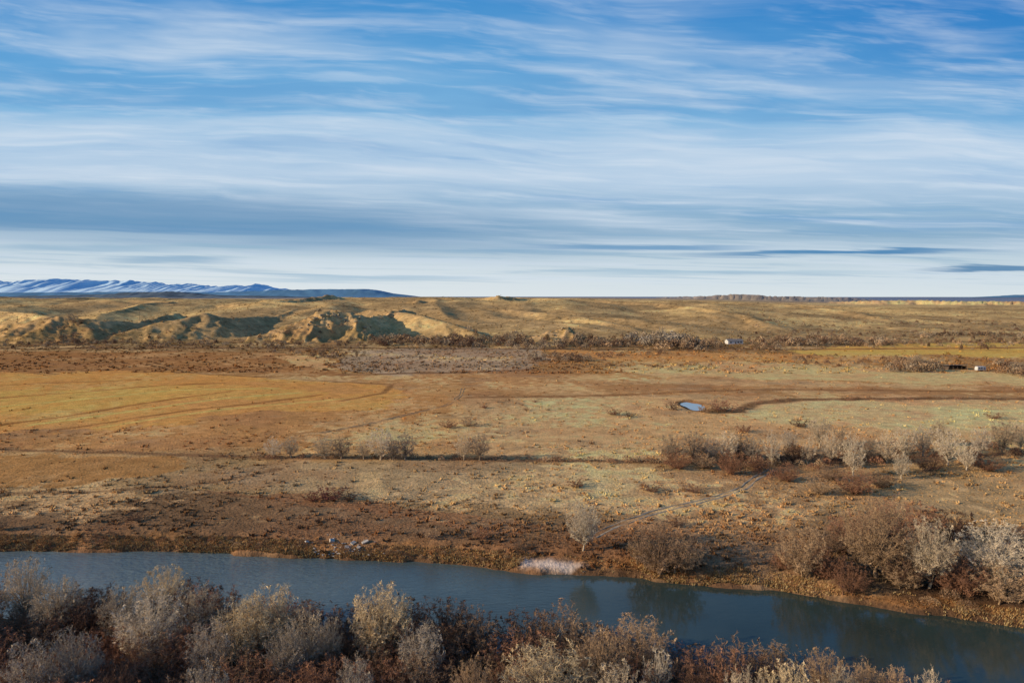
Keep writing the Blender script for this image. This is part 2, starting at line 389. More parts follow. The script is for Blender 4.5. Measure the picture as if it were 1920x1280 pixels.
def fringe():
    r=np.random.default_rng(9); N=19000
    x=r.uniform(-130,110,N); off=.3+3.4*r.random(N)**1.5; D=np.interp(x,FX,FD)+off
    e=river_e(x,D); k=(e>.2)&(fbm(x,D,6,3,3)>-.1+.2*r.standard_normal(N))&(np.hypot((x-GXC)/5.5,(D-GDC)/3)>1); x,D=x[k],D[k]; N=len(x)
    z=hfun(x,D); K=6; h=.16+.42*r.random(N)**1.5
    cols=np.array([(.50,.32,.13),(.42,.25,.105),(.27,.165,.085),(.54,.40,.20)])[r.integers(0,4,N)]
    ang=r.random((N,K))*6.283; V=np.empty((N,K,3,3)); a2=r.random((N,K))*6.283
    bx=x[:,None]+np.cos(ang)*.15; by=D[:,None]+np.sin(ang)*.15; w=.07
    V[:,:,0]=np.stack([bx-np.cos(a2)*w,by-np.sin(a2)*w,z[:,None]-.1+0*bx],-1); V[:,:,1]=np.stack([bx+np.cos(a2)*w,by+np.sin(a2)*w,z[:,None]-.1+0*bx],-1)
    V[:,:,2]=np.stack([x[:,None]+np.cos(ang)*h[:,None]*.6,D[:,None]+np.sin(ang)*h[:,None]*.6-.1,z[:,None]+h[:,None]*(.5+.4*r.random((N,K)))],-1)
    obj('bank_grass',mesh_np('bank_grass',V.reshape(-1,3),np.arange(N*K*3).reshape(-1,3),np.repeat(cols,K*3,0)),M_tuft,label='orange golden grass fringe along the far river bank',cat='grass',kind='stuff')
fringe()

# ------------------------------------------------------------ trees
def tubes(curves,radii,sides):
    N,S,_=curves.shape
    tan=np.gradient(curves,axis=1); tan/=np.linalg.norm(tan,axis=2,keepdims=True)+1e-9
    ref=np.where(np.abs(tan[...,2:3])>.9,np.array([1.,0,0]),np.array([0,0,1.]))
    s1=np.cross(tan,ref); s1/=np.linalg.norm(s1,axis=2,keepdims=True)+1e-9; s2=np.cross(tan,s1)
    a=np.arange(sides)/sides*2*math.pi
    V=curves[:,:,None,:]+radii[:,:,None,None]*(np.cos(a)[None,None,:,None]*s1[:,:,None,:]+np.sin(a)[None,None,:,None]*s2[:,:,None,:])
    idx=np.arange(N*S*sides).reshape(N,S,sides); A=idx[:,:-1,:];B=idx[:,1:,:]
    Fc=np.stack([A,np.roll(A,-1,2),np.roll(B,-1,2),B],-1).reshape(-1,4)
    return V.reshape(-1,3),Fc
def unit(v): return v/(np.linalg.norm(v,axis=-1,keepdims=True)+1e-9)
def gen_tree(seed,H,W,trunk,nl,nb,nt,upr,twl,tww,stems=1,rmin=.35,lump=1.0,limb=1.0):
    r=np.random.default_rng(seed)
    cz=trunk+(H-trunk)*.5; rz=(H-trunk)*.5
    k=np.arange(nl)+.5; zz=1-1.75*k/nl; th=k*2.39996+r.random()*6; rad_=np.sqrt(np.maximum(0,1-zz*zz))
    q=np.stack([rad_*np.cos(th),rad_*np.sin(th),zz],1)+r.standard_normal((nl,3))*.16
    q=unit(q)*(.5+.4*r.random((nl,1))**.5)
    tip=np.stack([q[:,0]*W/2,q[:,1]*W/2,cz+q[:,2]*rz],1); tip[:,2]=np.clip(tip[:,2],.15*H,H*.95)
    st=np.stack([r.standard_normal(stems)*.06*W*(stems>1),r.standard_normal(stems)*.06*W*(stems>1),np.full(stems,-.4)],1)
    si=r.integers(0,stems,nl); b=st[si].copy()
    b[:,2]=np.where(stems>1,0.1*H*r.random(nl)-.2,trunk*(.6+.7*r.random(nl))+np.maximum(0,tip[:,2]-trunk)*.3*r.random(nl))
    S=7; t=np.linspace(0,1,S)
    top=np.stack([st[:,0]*2.2+r.standard_normal(stems)*.05*W,st[:,1]*2.2+r.standard_normal(stems)*.05*W,np.full(stems,H*.75)*(.8+.3*r.random(stems))],1)
    tr=st[:,None,:]*(1-t)[None,:,None]+top[:,None,:]*t[None,:,None]
    tr[:,1:-1,:2]+=r.standard_normal((stems,S-2,2))*.018*H
    R0=.020*H/(stems**.35); rad=R0*(1-.88*t)[None,:]*np.ones((stems,1)); rad[:,0]*=1.35
    V1,F1=tubes(tr,rad,6)
    if stems==1:
        k=(b[:,2]+.4)/(top[0,2]+.4); b[:,0]=np.interp(k,t,tr[0,:,0]); b[:,1]=np.interp(k,t,tr[0,:,1])
    S2=6; t2=np.linspace(0,1,S2)
    ctl=b+(tip-b)*np.array([.5,.5,.0])+np.array([0,0,1.])*(tip[:,2:3]-b[:,2:3])*.45
    ctl=ctl+r.standard_normal((nl,3))*.04*H
    cu=((1-t2)**2)[None,:,None]*b[:,None,:]+(2*t2*(1-t2))[None,:,None]*ctl[:,None,:]+(t2**2)[None,:,None]*tip[:,None,:]
    cu[:,1:-1]+=r.standard_normal((nl,S2-2,3))*.015*H
    rl=limb*R0*(.22+.14*r.random((nl,1)))*(1-.86*t2)[None,:]*(np.linalg.norm(tip-b,axis=1)[:,None]/H+.3)
    V2,F2=tubes(cu,rl,4)
    V=np.concatenate([V1,V2]); Fq=np.concatenate([F1,F2+len(V1)])
    mt=mesh_np('trunk',V,Fq,None,True); mt.materials.append(M_bark)
    tt=rmin+(1.0-rmin)*r.random((nl,nb))**.65; f=tt*(S2-1); i0=np.minimum(f.astype(int),S2-2); fr=(f-i0)[...,None]
    li=np.arange(nl)[:,None]; p=cu[li,i0]*(1-fr)+cu[li,i0+1]*fr; tg=unit(cu[li,i0+1]-cu[li,i0])
    cen=np.array([0,0,cz*.7]); out=unit(p-cen)
    d=unit(tg*.2+out*.4+r.standard_normal(p.shape)*.65+np.array([0,0,upr]))
    L=(.055+.045*r.random((nl,nb,1)))*H*(1.1-.3*tt[...,None])
    def sliver(p,d,L,w):
        sd=unit(np.cross(d,r.standard_normal(d.shape)))
        return np.stack([p-sd*w,p+sd*w,p+d*L],-2).reshape(-1,3)
    A=sliver(p,d,L,tww*1.2)
    u=.1+.9*r.random((nl,nb,nt,1)); pp=p[:,:,None,:]+d[:,:,None,:]*L[:,:,None,:]*u
    dd=unit(d[:,:,None,:]*.4+r.standard_normal(pp.shape)*.7+np.array([0,0,upr*.7]))
    B=sliver(pp,dd,twl*(.5+.8*r.random(u.shape)),tww)
    V=np.concatenate([A,B])
    c0=np.array([0,0,cz]); Rr=np.array([W/2,W/2,rz])
    q=(V-c0)/Rr; l=np.linalg.norm(q,axis=1,keepdims=True)+1e-6; dn=q/l
    ph=r.random(6)*6.28
    lim=.90+lump*(.08*np.sin(4*dn[:,0:1]+ph[0])+.08*np.sin(5*dn[:,1:2]+ph[1])+.07*np.sin(6*dn[:,2:3]+ph[2])+.05*np.sin(9*dn[:,0:1]+7*dn[:,2:3]+ph[3]))
    lim=lim*(1+.03*r.standard_normal(lim.shape))
    V=c0+dn*np.minimum(l,lim)*Rr
    V[:,2]=np.maximum(V[:,2],.05)
    mc=mesh_np('crown',V,np.arange(len(V)).reshape(-1,3)); mc.materials.append(M_twig)
    hmax=np.quantile(V[:,2],.998); wx=np.quantile(np.abs(V[:,0]),.985)*2
    return (mt,mc,hmax,wx)
TALL=[gen_tree(20+k,10,6.6+(k%3)*.5,1.0,92,13,12,.3,.34,.0145,lump=.9) for k in range(5)]
ROUND=[gen_tree(40+k,10,8.6,.9,108,13,12,.22,.34,.0155,lump=.7) for k in range(4)]
SPARSE=[gen_tree(60+k,10,6.0,1.8,26,9,8,.35,.7,.02,limb=1.6) for k in range(3)]
BUSH=[gen_tree(80+k,6,6.6,.1,80,10,12,.15,.26,.0150,stems=6,rmin=.25,lump=1.1) for k in range(6)]
LOW=[gen_tree(95+k,2.5,4.2,.05,26,7,6,.2,.34,.024,stems=6,rmin=.15) for k in range(3)]
FARB=[gen_tree(110+k,6,7.5,.1,26,7,7,.15,.6,.05,stems=4,rmin=.2) for k in range(3)]
MIDT=[gen_tree(120+k,10,6.4+k*.5,.9,50,9,9,.35,.45,.026) for k in range(4)]
SETS={'tall':TALL,'round':ROUND,'sparse':SPARSE,'bush':BUSH,'low':LOW,'farbush':FARB,'mid':MIDT}
PAL={'pale':(.56,.44,.295),'yel':(.59,.45,.265),'grey':(.40,.325,.24),'tan':(.43,.285,.165),'rust':(.31,.158,.092),'dark':(.15,.086,.057),'white':(.63,.515,.365),'red':(.22,.085,.06),'brown':(.25,.16,.098),'fawn':(.34,.255,.17)}
cnt={}
def plant(x,D,h,w,kind,colr,label,group=None,zoff=0):
    S=SETS[kind]; cnt[kind]=cnt.get(kind,0)+1
    mt,mc,hm,wx=S[random.randrange(len(S))]
    bush=kind in('bush','low','farbush'); z=hz(x,D)
    o=empty('shrub' if bush else 'bare_tree',(x,D,z+zoff),random.uniform(0,6.283))
    sz=h/hm; sx=(w/wx) if w else sz
    sx=min(max(sx,sz*.55),sz*2.2); o.scale=(sx,sx,sz)
    tag(o,label,'shrub' if bush else 'tree',group)
    c=np.array(PAL[colr])*random.uniform(.88,1.12)
    a=bpy.data.objects.new('stems' if bush else 'trunk',mt); C.objects.link(a); a.parent=o; a.color=(*(c*(.75 if bush else .85)),1)
    b=bpy.data.objects.new('twigs' if bush else 'crown',mc); C.objects.link(b); b.parent=o; b.color=(*c,1)
    return o
def by_base(px,yt,yb,wpx,kind,colr,label,group=None):
    x,D=at(px,yb); z0=hz(x,D)
    x,D=at(px,yb,z0); _,zt=at_depth(px,yt,D); return plant(x,D,max(zt-z0,.5),wpx/F*D,kind,colr,label,group)
FGP=[]
def by_top(px,yt,h,wpx,kind,colr,label,group=None):
    x,D=at(px,yt,h+.1); D=min(D,float(np.interp(x,NX,ND))-1.5); _,h=at_depth(px,yt,D)
    wpx*=.92
    FGP.append((px,yt,D,wpx))
    return plant((px-960)/F*D*1.0,D,h,wpx/F*D,kind,colr,label,group)
FG=[(22,1046,9,84,'tall','pale','pale bare tree cut by the left picture edge on the near bank'),
(82,1084,8.5,98,'round','pale','round pale tree second from the left in the near thicket'),
(287,1048,8.5,98,'round','yel','yellowish bare tree rising highest against the river at the left'),
(205,1100,8,84,'tall','pale','pale tree left of the yellowish one, standing before a dark russet bush'),
(262,1112,9,122,'round','white','whitish broad crowned tree below the yellowish tree at lower left'),
(352,1102,8,84,'tall','pale','slim pale tree just right of the whitish broad crowned one'),
(374,1160,8,90,'tall','grey','open grey tree low in the left thicket'),
(440,1118,9,104,'tall','yel','left tree of the tall yellowish pair near the left third'),
(490,1098,9.5,116,'tall','yel','right tree of the tall yellowish pair near the left third'),
(560,1144,8,92,'tall','pale','pale tree right of the tall yellowish pair'),
(520,1168,8,78,'tall','grey','greyish slim tree below the tall yellowish pair'),
(610,1154,7,48,'tall','pale','thin small pale sapling in a dark gap of the near thicket'),
(708,1096,10,122,'round','yel','big pale dome crowned tree dominating the near thicket'),
(785,1166,8,92,'tall','grey','dim grey tree right of the big dome crowned tree'),
(105,1180,9,114,'round','grey','dim grey broad tree low in the left corner thicket'),
(20,1203,9,94,'round','grey','grey tree at the bottom left corner'),
(1203,1142,8,128,'round','tan','tan crowned tree standing out over the river at centre right'),
(1130,1183,8,104,'round','tan','dull tan tree left of the tan crowned one'),
(1025,1206,9,190,'round','yel','wide yellowish pale tree at the bottom centre edge'),
(1165,1241,9,114,'round','pale','pale tree right of the wide yellowish one at the bottom edge'),
(1243,1208,7.5,60,'sparse','white','white twiggy half dead tree right of the bottom centre'),
(1500,1240,9,119,'round','yel','yellowish tree at the bottom edge in the right third'),
(1408,1248,8.5,79,'tall','pale','slim pale tree left of the yellowish one at the right bottom edge'),
(1565,1211,7,78,'round','tan','tan small tree at the river edge right of centre'),
(1605,1246,8,68,'tall','pale','pale treetop touching the bottom edge below the right river bend'),
(1650,1237,7.5,68,'tall','tan','tan treetop beside the right river bend near the bottom edge'),
(1705,1244,7.5,62,'round','tan','brown tipped treetop near the right bottom corner'),
(1775,1250,7.5,68,'tall','pale','last pale treetop before the open water at right bottom'),
(360,1243,9,94,'round','grey','dim grey treetop at the bottom edge left of the tall pair'),
(190,1248,9,84,'round','dark','dark brown treetop at the bottom edge near the left corner'),
(655,1223,8.5,74,'tall','grey','slim grey tree left of the big dome crowned tree and lower'),
(880,1233,8.5,84,'round','tan','tan treetop in the dark lower middle of the thicket'),
(1320,1238,8,74,'tall','dark','dark treetop at the bottom edge right of centre')]
for a in FG: by_top(*a)
prof=[(-300,1080),(0,1094),(60,1112),(130,1110),(200,1066),(250,1102),(340,1080),(400,1076),(450,1118),(560,1112),(650,1120),(700,1112),(800,1094),(860,1112),(900,1134),(960,1120),(1060,1116),(1090,1110),(1120,1152),(1200,1154),(1250,1172),(1320,1188),(1400,1174),(1520,1176),(1560,1206),(1650,1228),(1760,1240),(1850,1250),(1920,1260),(2200,1310)]
pX=[p[0] for p in prof]; pY=[p[1] for p in prof]
n=0
for ri,D0 in enumerate(np.arange(96,53,-4.2)):
    x0=-(.77*D0+2)
    while x0<.77*D0+4:
        x=x0+random.uniform(-1.2,1.2); D=D0+random.uniform(-1.6,1.6); x0+=random.uniform(4.0,5.6)
        gap=np.interp(x,NX,ND)-D
        if gap<.8: continue
        px,_=pix(x,D); px=float(px)
        yt=np.interp(px,pX,pY)+(random.uniform(-6,20) if gap<9 else random.uniform(12,62))
        for fx_,fy_,fd_,fw_ in FGP:   # brush standing in front of a pale crown stays below its shoulder
            if D<fd_+1 and abs(px-fx_)<fw_*.55: yt=max(yt,fy_+54+random.uniform(0,25))
        _,zt=at_depth(px,yt,D); h=min(zt,random.uniform(6.2,8.6) if gap<9 else random.uniform(4.8,7.4))
        if h<1.6 or n>=240 or yt>1300: continue
        n+=1
        cc=random.choices(['rust','dark','brown','tan'],[5,2.4,3.4,1.2])[0]
        plant(x,D,h,max(h,3.5)*random.uniform(.9,1.2),'bush',cc,'leafless russet brown shrub packed in the dense thicket along the near bank','near bank thicket shrubs')
RB=[(1093,935,1030,62,'round','white','lone pale tree by the far bank where the dirt track begins'),
(1240,1002,1096,116,'bush','brown','big rounded brown bush on the far bank right of the lone tree'),
(1285,1038,1100,72,'bush','tan','smaller tan bush touching the right side of the big rounded bush'),
(1205,1036,1086,60,'bush','tan','low bush at the left foot of the big rounded bush'),
(1500,1018,1112,98,'bush','tan','tan bush at the water edge, left end of the right bank grove'),
(1545,1060,1118,70,'bush','rust','brown bush between the tan bush and the tall tan tree'),
(1640,980,1125,122,'round','tan','tall tan branchy tree in front of the right bank grove'),
(1740,980,1110,92,'round','pale','upright pale tree in the middle of the right bank grove'),
(1866,980,1100,126,'round','white','broad whitish tree at the right end of the far bank grove'),
(1880,1092,1165,116,'bush','tan','wide tan bush below the broad whitish tree at the water'),
(1600,960,1030,92,'bush','rust','rust red bush behind the tall tan tree'),
(1690,934,1020,120,'bush','rust','red brown mass bush topping the right bank grove'),
(1640,952,1010,84,'bush','rust','russet bush at the back of the right bank grove, left of the topmost bush'),
(1775,952,1015,104,'bush','dark','dark brown bush behind the upright pale tree'),
(1695,1040,1105,80,'bush','dark','shaded dark bush between the tall tan and the upright pale trees'),
(1800,1044,1110,84,'bush','rust','rust bush left of the broad whitish tree'),
(1770,1082,1145,78,'bush','rust','russet bush at the water below the upright pale tree'),
(1690,1092,1142,70,'bush','tan','tan low bush at the water right of the tall tan tree'),
(1590,1082,1138,70,'bush','rust','rust brown bush at the water left of the tall tan tree'),
(1560,984,1035,76,'bush','brown','brown bush at the back left of the right bank grove'),
(1930,1005,1080,100,'bush','dark','dark bush at the right picture edge beyond the broad whitish tree'),
(1470,1072,1105,46,'low','rust','low rust shrub left of the tan bush at the water')]
for a in RB: by_base(*a)
TL=[(513,818,858,36,'mid','white','leftmost pale tree of the mid plain tree line'),
(545,820,858,28,'mid','pale','thin pale tree second from left in the mid plain tree line'),
(608,818,860,36,'mid','pale','pale tree at the left of a close pair in the mid plain line'),
(640,818,860,36,'mid','fawn','fawn tree at the right of a close pair in the mid plain line'),
(682,822,861,28,'mid','pale','small pale tree just left of the roundest tree in the mid line'),
(714,804,862,46,'mid','white','brightest round pale tree at the middle of the left half of the mid line'),
(760,812,862,38,'mid','grey','greyish tree right of the brightest round one in the mid line'),
(737,822,862,26,'mid','grey','thin grey tree between the brightest tree and its right neighbour'),
(870,812,862,38,'mid','pale','pale tree, left of the last pair on the left half of the mid line'),
(899,813,863,38,'mid','fawn','fawn tree, right of the last pair on the left half of the mid line'),
(1258,812,872,38,'mid','fawn','fawn tree at the left start of the right hand tree group'),
(1300,810,866,42,'mid','fawn','fawn tree above russet bushes at the left of the right hand group'),
(1332,820,866,32,'mid','grey','grey tree in the right hand group near its left end'),
(1362,806,866,46,'mid','pale','pale tree over the russet bushes of the right hand group'),
(1410,818,868,34,'mid','grey','grey tree in the middle left of the right hand group'),
(1447,806,872,36,'mid','white','whitish upright tree above the end of the dirt track'),
(1514,818,870,32,'mid','pale','small pale tree right of the dark bush in the right hand group'),
(1536,782,838,42,'mid','pale','pale tree standing farther back above the right hand group'),
(1556,810,870,38,'mid','pale','pale tree in front of the farther back tree of the right hand group'),
(1600,810,892,42,'mid','white','tallest whitish tree of the right hand group'),
(1662,806,868,40,'mid','pale','pale tree right of the tallest whitish tree'),
(1696,796,858,40,'mid','white','whitish tree in the row right of the tallest whitish tree'),
(1730,794,855,38,'mid','grey','greyish tree at the back right of the right hand group'),
(1690,848,897,28,'mid','white','small white sapling standing forward of the right hand group'),
(1776,800,872,48,'mid','white','wide whitish tree near the right end of the tree group'),
(1812,828,882,36,'mid','white','short whitish tree right of the wide whitish one'),
(1838,798,855,38,'mid','grey','grey tree behind the short whitish one at right'),
(1880,788,850,44,'mid','fawn','fawn tree second from the right picture edge'),
(1913,788,846,38,'mid','pale','pale tree at the right picture edge of the tree line'),
(1625,820,866,32,'mid','fawn','fawn tree just behind and right of the tallest whitish tree'),
(1480,804,846,32,'mid','grey','grey tree set back between the whitish upright tree and the farther back one'),
(1760,788,836,34,'mid','fawn','fawn tree set back behind the wide whitish tree'),
(1385,812,862,36,'mid','fawn','fawn tree between the pale and the grey tree of the right hand group'),
(1578,800,856,34,'mid','fawn','fawn tree set back left of the tallest whitish tree'),
(1270,842,878,54,'bush','rust','wide russet bush at the left start of the right hand group'),
(1370,842,889,54,'bush','rust','round russet bush beside the end of the dirt track'),
(1320,850,878,46,'bush','tan','tan bush between the russet bushes of the right hand group'),
(1490,828,868,40,'bush','dark','dark bush in the middle of the right hand group'),
(1475,870,902,46,'bush','rust','russet bush just right of the end of the dirt track'),
(1605,882,926,68,'bush','rust','russet bush in front of the tallest whitish tree'),
(1535,894,926,48,'bush','tan','tan brown bush left of the bush under the tallest whitish tree'),
(1650,884,914,46,'bush','brown','brown bush right of the bush under the tallest whitish tree'),
(1740,850,882,52,'bush','dark','dark brown bush under the wide whitish tree'),
(1560,872,900,46,'bush','brown','brown bush close left of the tallest whitish tree'),
(1850,854,882,54,'bush','rust','rust bush at the right end of the tree group'),
(1420,852,880,44,'bush','rust','rust bush left of the whitish upright tree')]
for a in TL: by_base(*a)
MS=[(617,912,936,70,'low','red','dark red low shrub patch on the plain left of centre'),
(585,922,938,36,'low','red','small red shrub at the left end of the dark red patch'),
(655,920,936,34,'low','dark','small dark shrub at the right end of the dark red patch'),
(1080,896,912,40,'low','rust','rust low shrub below the mid plain tree line at centre'),
(1268,968,986,36,'low','dark','dark small shrub below the winding dirt track'),
(808,984,1008,34,'low','tan','tan low bush on the plain above the gravel bar'),
(1865,772,785,36,'low','rust','rust shrub in the pale field at the right edge'),
(1500,786,800,40,'low','dark','dark shrub at the near edge of the pale field'),
(1352,748,770,60,'low','rust','rust brush right of the small pond'),
(1325,755,774,34,'low','tan','tan brush at the right rim of the small pond'),
(1262,752,768,26,'low','dark','dark brush at the left rim of the small pond'),
(1150,765,778,30,'low','rust','rust shrub left of the small pond'),
(1180,772,782,24,'low','dark','small dark shrub between the pond and the rust shrub'),
(1395,795,810,34,'low','rust','rust shrub below the bend of the ditch by the pale field'),
(880,782,798,40,'low','tan','small tan bush where the faint track bends'),
(840,788,802,36,'low','rust','rust bush below the bend of the faint track'),
(250,960,974,40,'low','dark','dark shrub on the dim plain at left'),
(1220,905,920,50,'low','rust','rust shrub above the middle of the winding track'),
(1300,908,922,40,'low','rust','second rust shrub above the winding track, right one'),
(975,1024,1040,36,'low','brown','brown brush on the bank above the gravel bar'),
(905,1018,1038,40,'low','rust','rust brush on the bank left of the gravel bar'),
(0,970,1000,30,'bush','tan','small tan bush at the left picture edge above the river')]
for a in MS: by_base(*a)
rr=random.Random(5)
for i in range(8):
    px=rr.gauss(960,45); yb=rr.uniform(752,768)
    x,D=at(px,yb)
    plant(x,D,rr.uniform(.8,1.5),rr.uniform(2,3.6),'low',rr.choice(['rust','rust','brown','tan']),'small rusty scrub bush in the loose row at the centre of the plain','loose row of mid plain bushes')
def brush_mass(name,items,label,K=64,fine=1.0):
    Vs=[];Cs=[]; r=np.random.default_rng(31)
    for x,D,h,w,c in items:
        ph=r.random(K)*6.283; rad=np.sqrt(r.random(K))*w/2; zt=h*np.sqrt(np.maximum(.04,1-(rad/(w/2))**2))*(.35+.65*r.random(K)**.6)
        p=np.stack([x+np.cos(ph)*rad,D+np.sin(ph)*rad,zt],1); z0=hz(x,D)
        d=unit(r.standard_normal((K,3))*.7+np.array([0,0,.5])+np.stack([np.cos(ph),np.sin(ph),0*ph],1)*.4); L=(.18+.2*r.random((K,1)))*h*fine**.5
        sd=unit(np.cross(d,r.standard_normal((K,3))))*(.05+.05*r.random((K,1)))*h*fine
        p[:,2]+=z0; T3=np.stack([p-d*L*.6-sd,p-d*L*.6+sd,p+d*L*.5],1); Vs.append(T3.reshape(-1,3))
        cc=np.array(PAL[c])*r.uniform(.75,1.2); Cs.append(np.repeat((cc*(.85+.3*r.random((K,1)))),3,0))
    V=np.concatenate(Vs); obj(name,mesh_np(name,V,np.arange(len(V)).reshape(-1,3),np.concatenate(Cs)),M_tuft,label=label,cat='brush',kind='stuff')
it=[]
for i in range(150):
    px=rr.uniform(480,1260) if i<120 else rr.uniform(0,480); yb=np.interp(px,[0,250,500,900,1250],[843,850,858,863,869])+rr.uniform(-3,3)
    x,D=at(px,yb); it.append((x,D,rr.uniform(.4,1.6) if px>480 else rr.uniform(.3,.7),rr.uniform(1.6,4),rr.choice(['rust','brown','tan','tan'])))
for i in range(80):
    px=rr.uniform(1380,1960); yb=np.interp(px,[1380,1420,1500,1920],[772,757,750,747])+rr.uniform(-2,3); x,D=at(px,yb)
    it.append((x,D,rr.uniform(.5,1.3),rr.uniform(2,5),rr.choice(['rust','brown','dark'])))
brush_mass('ditch_brush',it,'low dark brush lining the ditches across the plain',90,.8)
it=[]
for i in range(160):
    px=rr.uniform(1235,1990); yb=rr.gauss(864,12)-max(0,px-1650)*.06; x,D=at(px,yb); it.append((x,D,rr.uniform(1.0,2.8),rr.uniform(2.5,5),rr.choice(['rust','rust','tan','brown','dark'])))
brush_mass('tree_line_brush',it,'russet undergrowth between the trees of the right hand tree line',240,.45)
it=[]
for i in range(90):
    px=rr.gauss(1740,115) if i<80 else rr.uniform(1180,1310)
    yb=rr.uniform(980,1120)+max(0,px-1700)*.12 if i<80 else rr.uniform(1060,1084)
    x,D=at(px,yb)
    if px<1470 and i<80: continue
    if river_e(np.array([x]),np.array([D]))[0]<1.5: continue
    it.append((x,D,rr.uniform(.8,2.2),rr.uniform(1.8,3.8),rr.choice(['rust','rust','tan','brown','dark'])))
for i in range(60):   # scattered low brush along the far bank at left and centre
    px=rr.uniform(-20,1060); x=float((px-960)/F*124); D=float(np.interp(x,FX,FD))+rr.uniform(.8,3.5)
    it.append((x,D,rr.uniform(.3,.8),rr.uniform(.9,2.2),rr.choice(['rust','tan','brown','dark'])))
brush_mass('bank_brush',it,'russet undergrowth and low brush along the far bank',340,.38)
FS=[(130,642,22,14,5),(240,645,30,8,3.5),(330,648,40,5,3),(500,645,30,10,4),(560,656,45,7,3.5),(620,668,26,8,5),(640,650,30,6,3),(745,643,30,16,8),(830,643,30,15,7),(880,645,25,13,8),(940,640,40,18,9),(1000,650,35,14,7),(1050,672,40,14,6),(1080,645,30,12,8),(1140,645,30,12,7),(1235,643,30,24,12),(1285,650,20,12,10),(1330,647,20,10,7),(1420,652,40,10,6),(1480,643,30,16,9),(1540,642,30,12,8),(1600,642,35,12,8),(1650,646,30,9,6),(1715,692,24,12,8),(1748,688,14,5,5),(1690,680,24,8,5),(1770,630,40,12,7),(1850,627,40,12,7),(1890,688,12,4,6),(1915,700,12,6,7),(1300,690,60,5,3),(1540,672,40,7,4),(1200,665,50,7,4),(1600,680,70,9,3.5)]
it=[]; nsh=0
for px,yb,sp,n_,h in FS:
    for k in range(int(n_*2.5)):
        p=rr.gauss(px,sp*1.05); y=yb+rr.uniform(-5,6)
        if 1760<p<1862 and 675<y<706: continue
        if 1350<p<1400 and y>643: continue
        if p>1480 and 650<y<668: continue
        x,D=at(p,max(y,632))
        hh=h*rr.uniform(.5,1.1); col_=rr.choice(['tan','fawn','brown','fawn','brown','dark']) if not(1200<px<1270) else rr.choice(['grey','fawn'])
        if k<4 and h>=4 and (k>1 or nsh<12):
            tall=k>1 and h>=5
            if not tall and nsh>=12: continue
            if not tall: nsh+=1
            plant(x,D,hh*1.1,None,'mid' if tall else 'farbush',col_,('small tan bare tree among brush at the foot of the far hills' if tall else 'small tawny bush in the brush line at the foot of the far hills'),('trees at the foot of the hills' if tall else 'bushes at the foot of the hills'))
        else: it.append((x,D,hh*.8,hh*rr.uniform(.9,1.5),col_))
for i in range(700):
    p=rr.uniform(-60,1980); x,D=at(p,rr.gauss(644,4.5))
    if 1350<p<1400 and D<660: continue
    it.append((x,D,rr.uniform(1.2,4.2)*(1.4 if p>700 else 1),rr.uniform(2.5,7),rr.choice(['fawn','tan','dark','brown','brown','fawn'])))
for i in range(220):
    p=rr.uniform(1050,1980); y=rr.uniform(648,692)
    if p>1460 and 650<y<669 : continue
    if 1760<p<1862 and y>675: continue
    x,D=at(p,y); it.append((x,D,rr.uniform(.8,2.4),rr.uniform(2,5),rr.choice(['tan','brown','dark'])))
for i in range(160):
    p=rr.uniform(1450,1980); x,D=at(p,rr.uniform(618,640)); it.append((x,D+60,rr.uniform(1.5,4.5),rr.uniform(3,9),rr.choice(['fawn','brown','dark'])))
for i in range(520):
    p=rr.uniform(-60,1980); D=rr.uniform(700,1500); x=(p-960)/F*D; it.append((x,D,rr.uniform(.8,2.4),rr.uniform(1.5,4.5),rr.choice(['dark','dark','brown'])))
brush_mass('brush',it,'tawny brush filling in along the foot of the hills',110,.7)

# ------------------------------------------------------------ rocks, slabs, gravel
def rock_mesh(seed,sx,sy,sz):
    r=np.random.default_rng(seed)
    bm=bmesh.new(); bmesh.ops.create_icosphere(bm,subdivisions=2,radius=1)
    pl=[(unit(r.standard_normal(3)),r.uniform(.55,.9)) for _ in range(9)]
    for v in bm.verts:
        p=np.array(v.co)
        for nrm,dd in pl:
            k=p@nrm
            if k>dd: p=p-nrm*(k-dd)
        v.co=p*np.array([sx,sy,sz])*(1+.05*r.standard_normal())
    m=bpy.data.meshes.new('rock'); bm.to_mesh(m); bm.free(); return m
BR=[rock_mesh(k,1,.85,.7) for k in range(5)]
for m in BR: m.materials.append(M_rock)
for i in range(48):
    if i<34:
        t_=rr.random(); px=560+t_*120+rr.gauss(0,8); D=700+t_*25+rr.gauss(-8,8)
    else: px,D=rr.gauss(1055,16),rr.uniform(684,700)
    x=(px-960)/F*D; o=bpy.data.objects.new('boulder',BR[i%5]); C.objects.link(o)
    s_=rr.uniform(.8,2.6)*(1 if i<34 else .8); o.location=(x,D,hz(x,D)+s_*.15); o.scale=(s_*1.5,s_,s_*.9); o.rotation_euler=(rr.uniform(-.3,.3),rr.uniform(-.3,.3),rr.uniform(0,6))
    if i<34: tag(o,'tan sandstone boulder on the craggy outcrop left of centre','boulder','boulders of the craggy outcrop')
    else: tag(o,'tan sandstone boulder on the small yellow outcrop at the hill foot','boulder','boulders of the small outcrop')
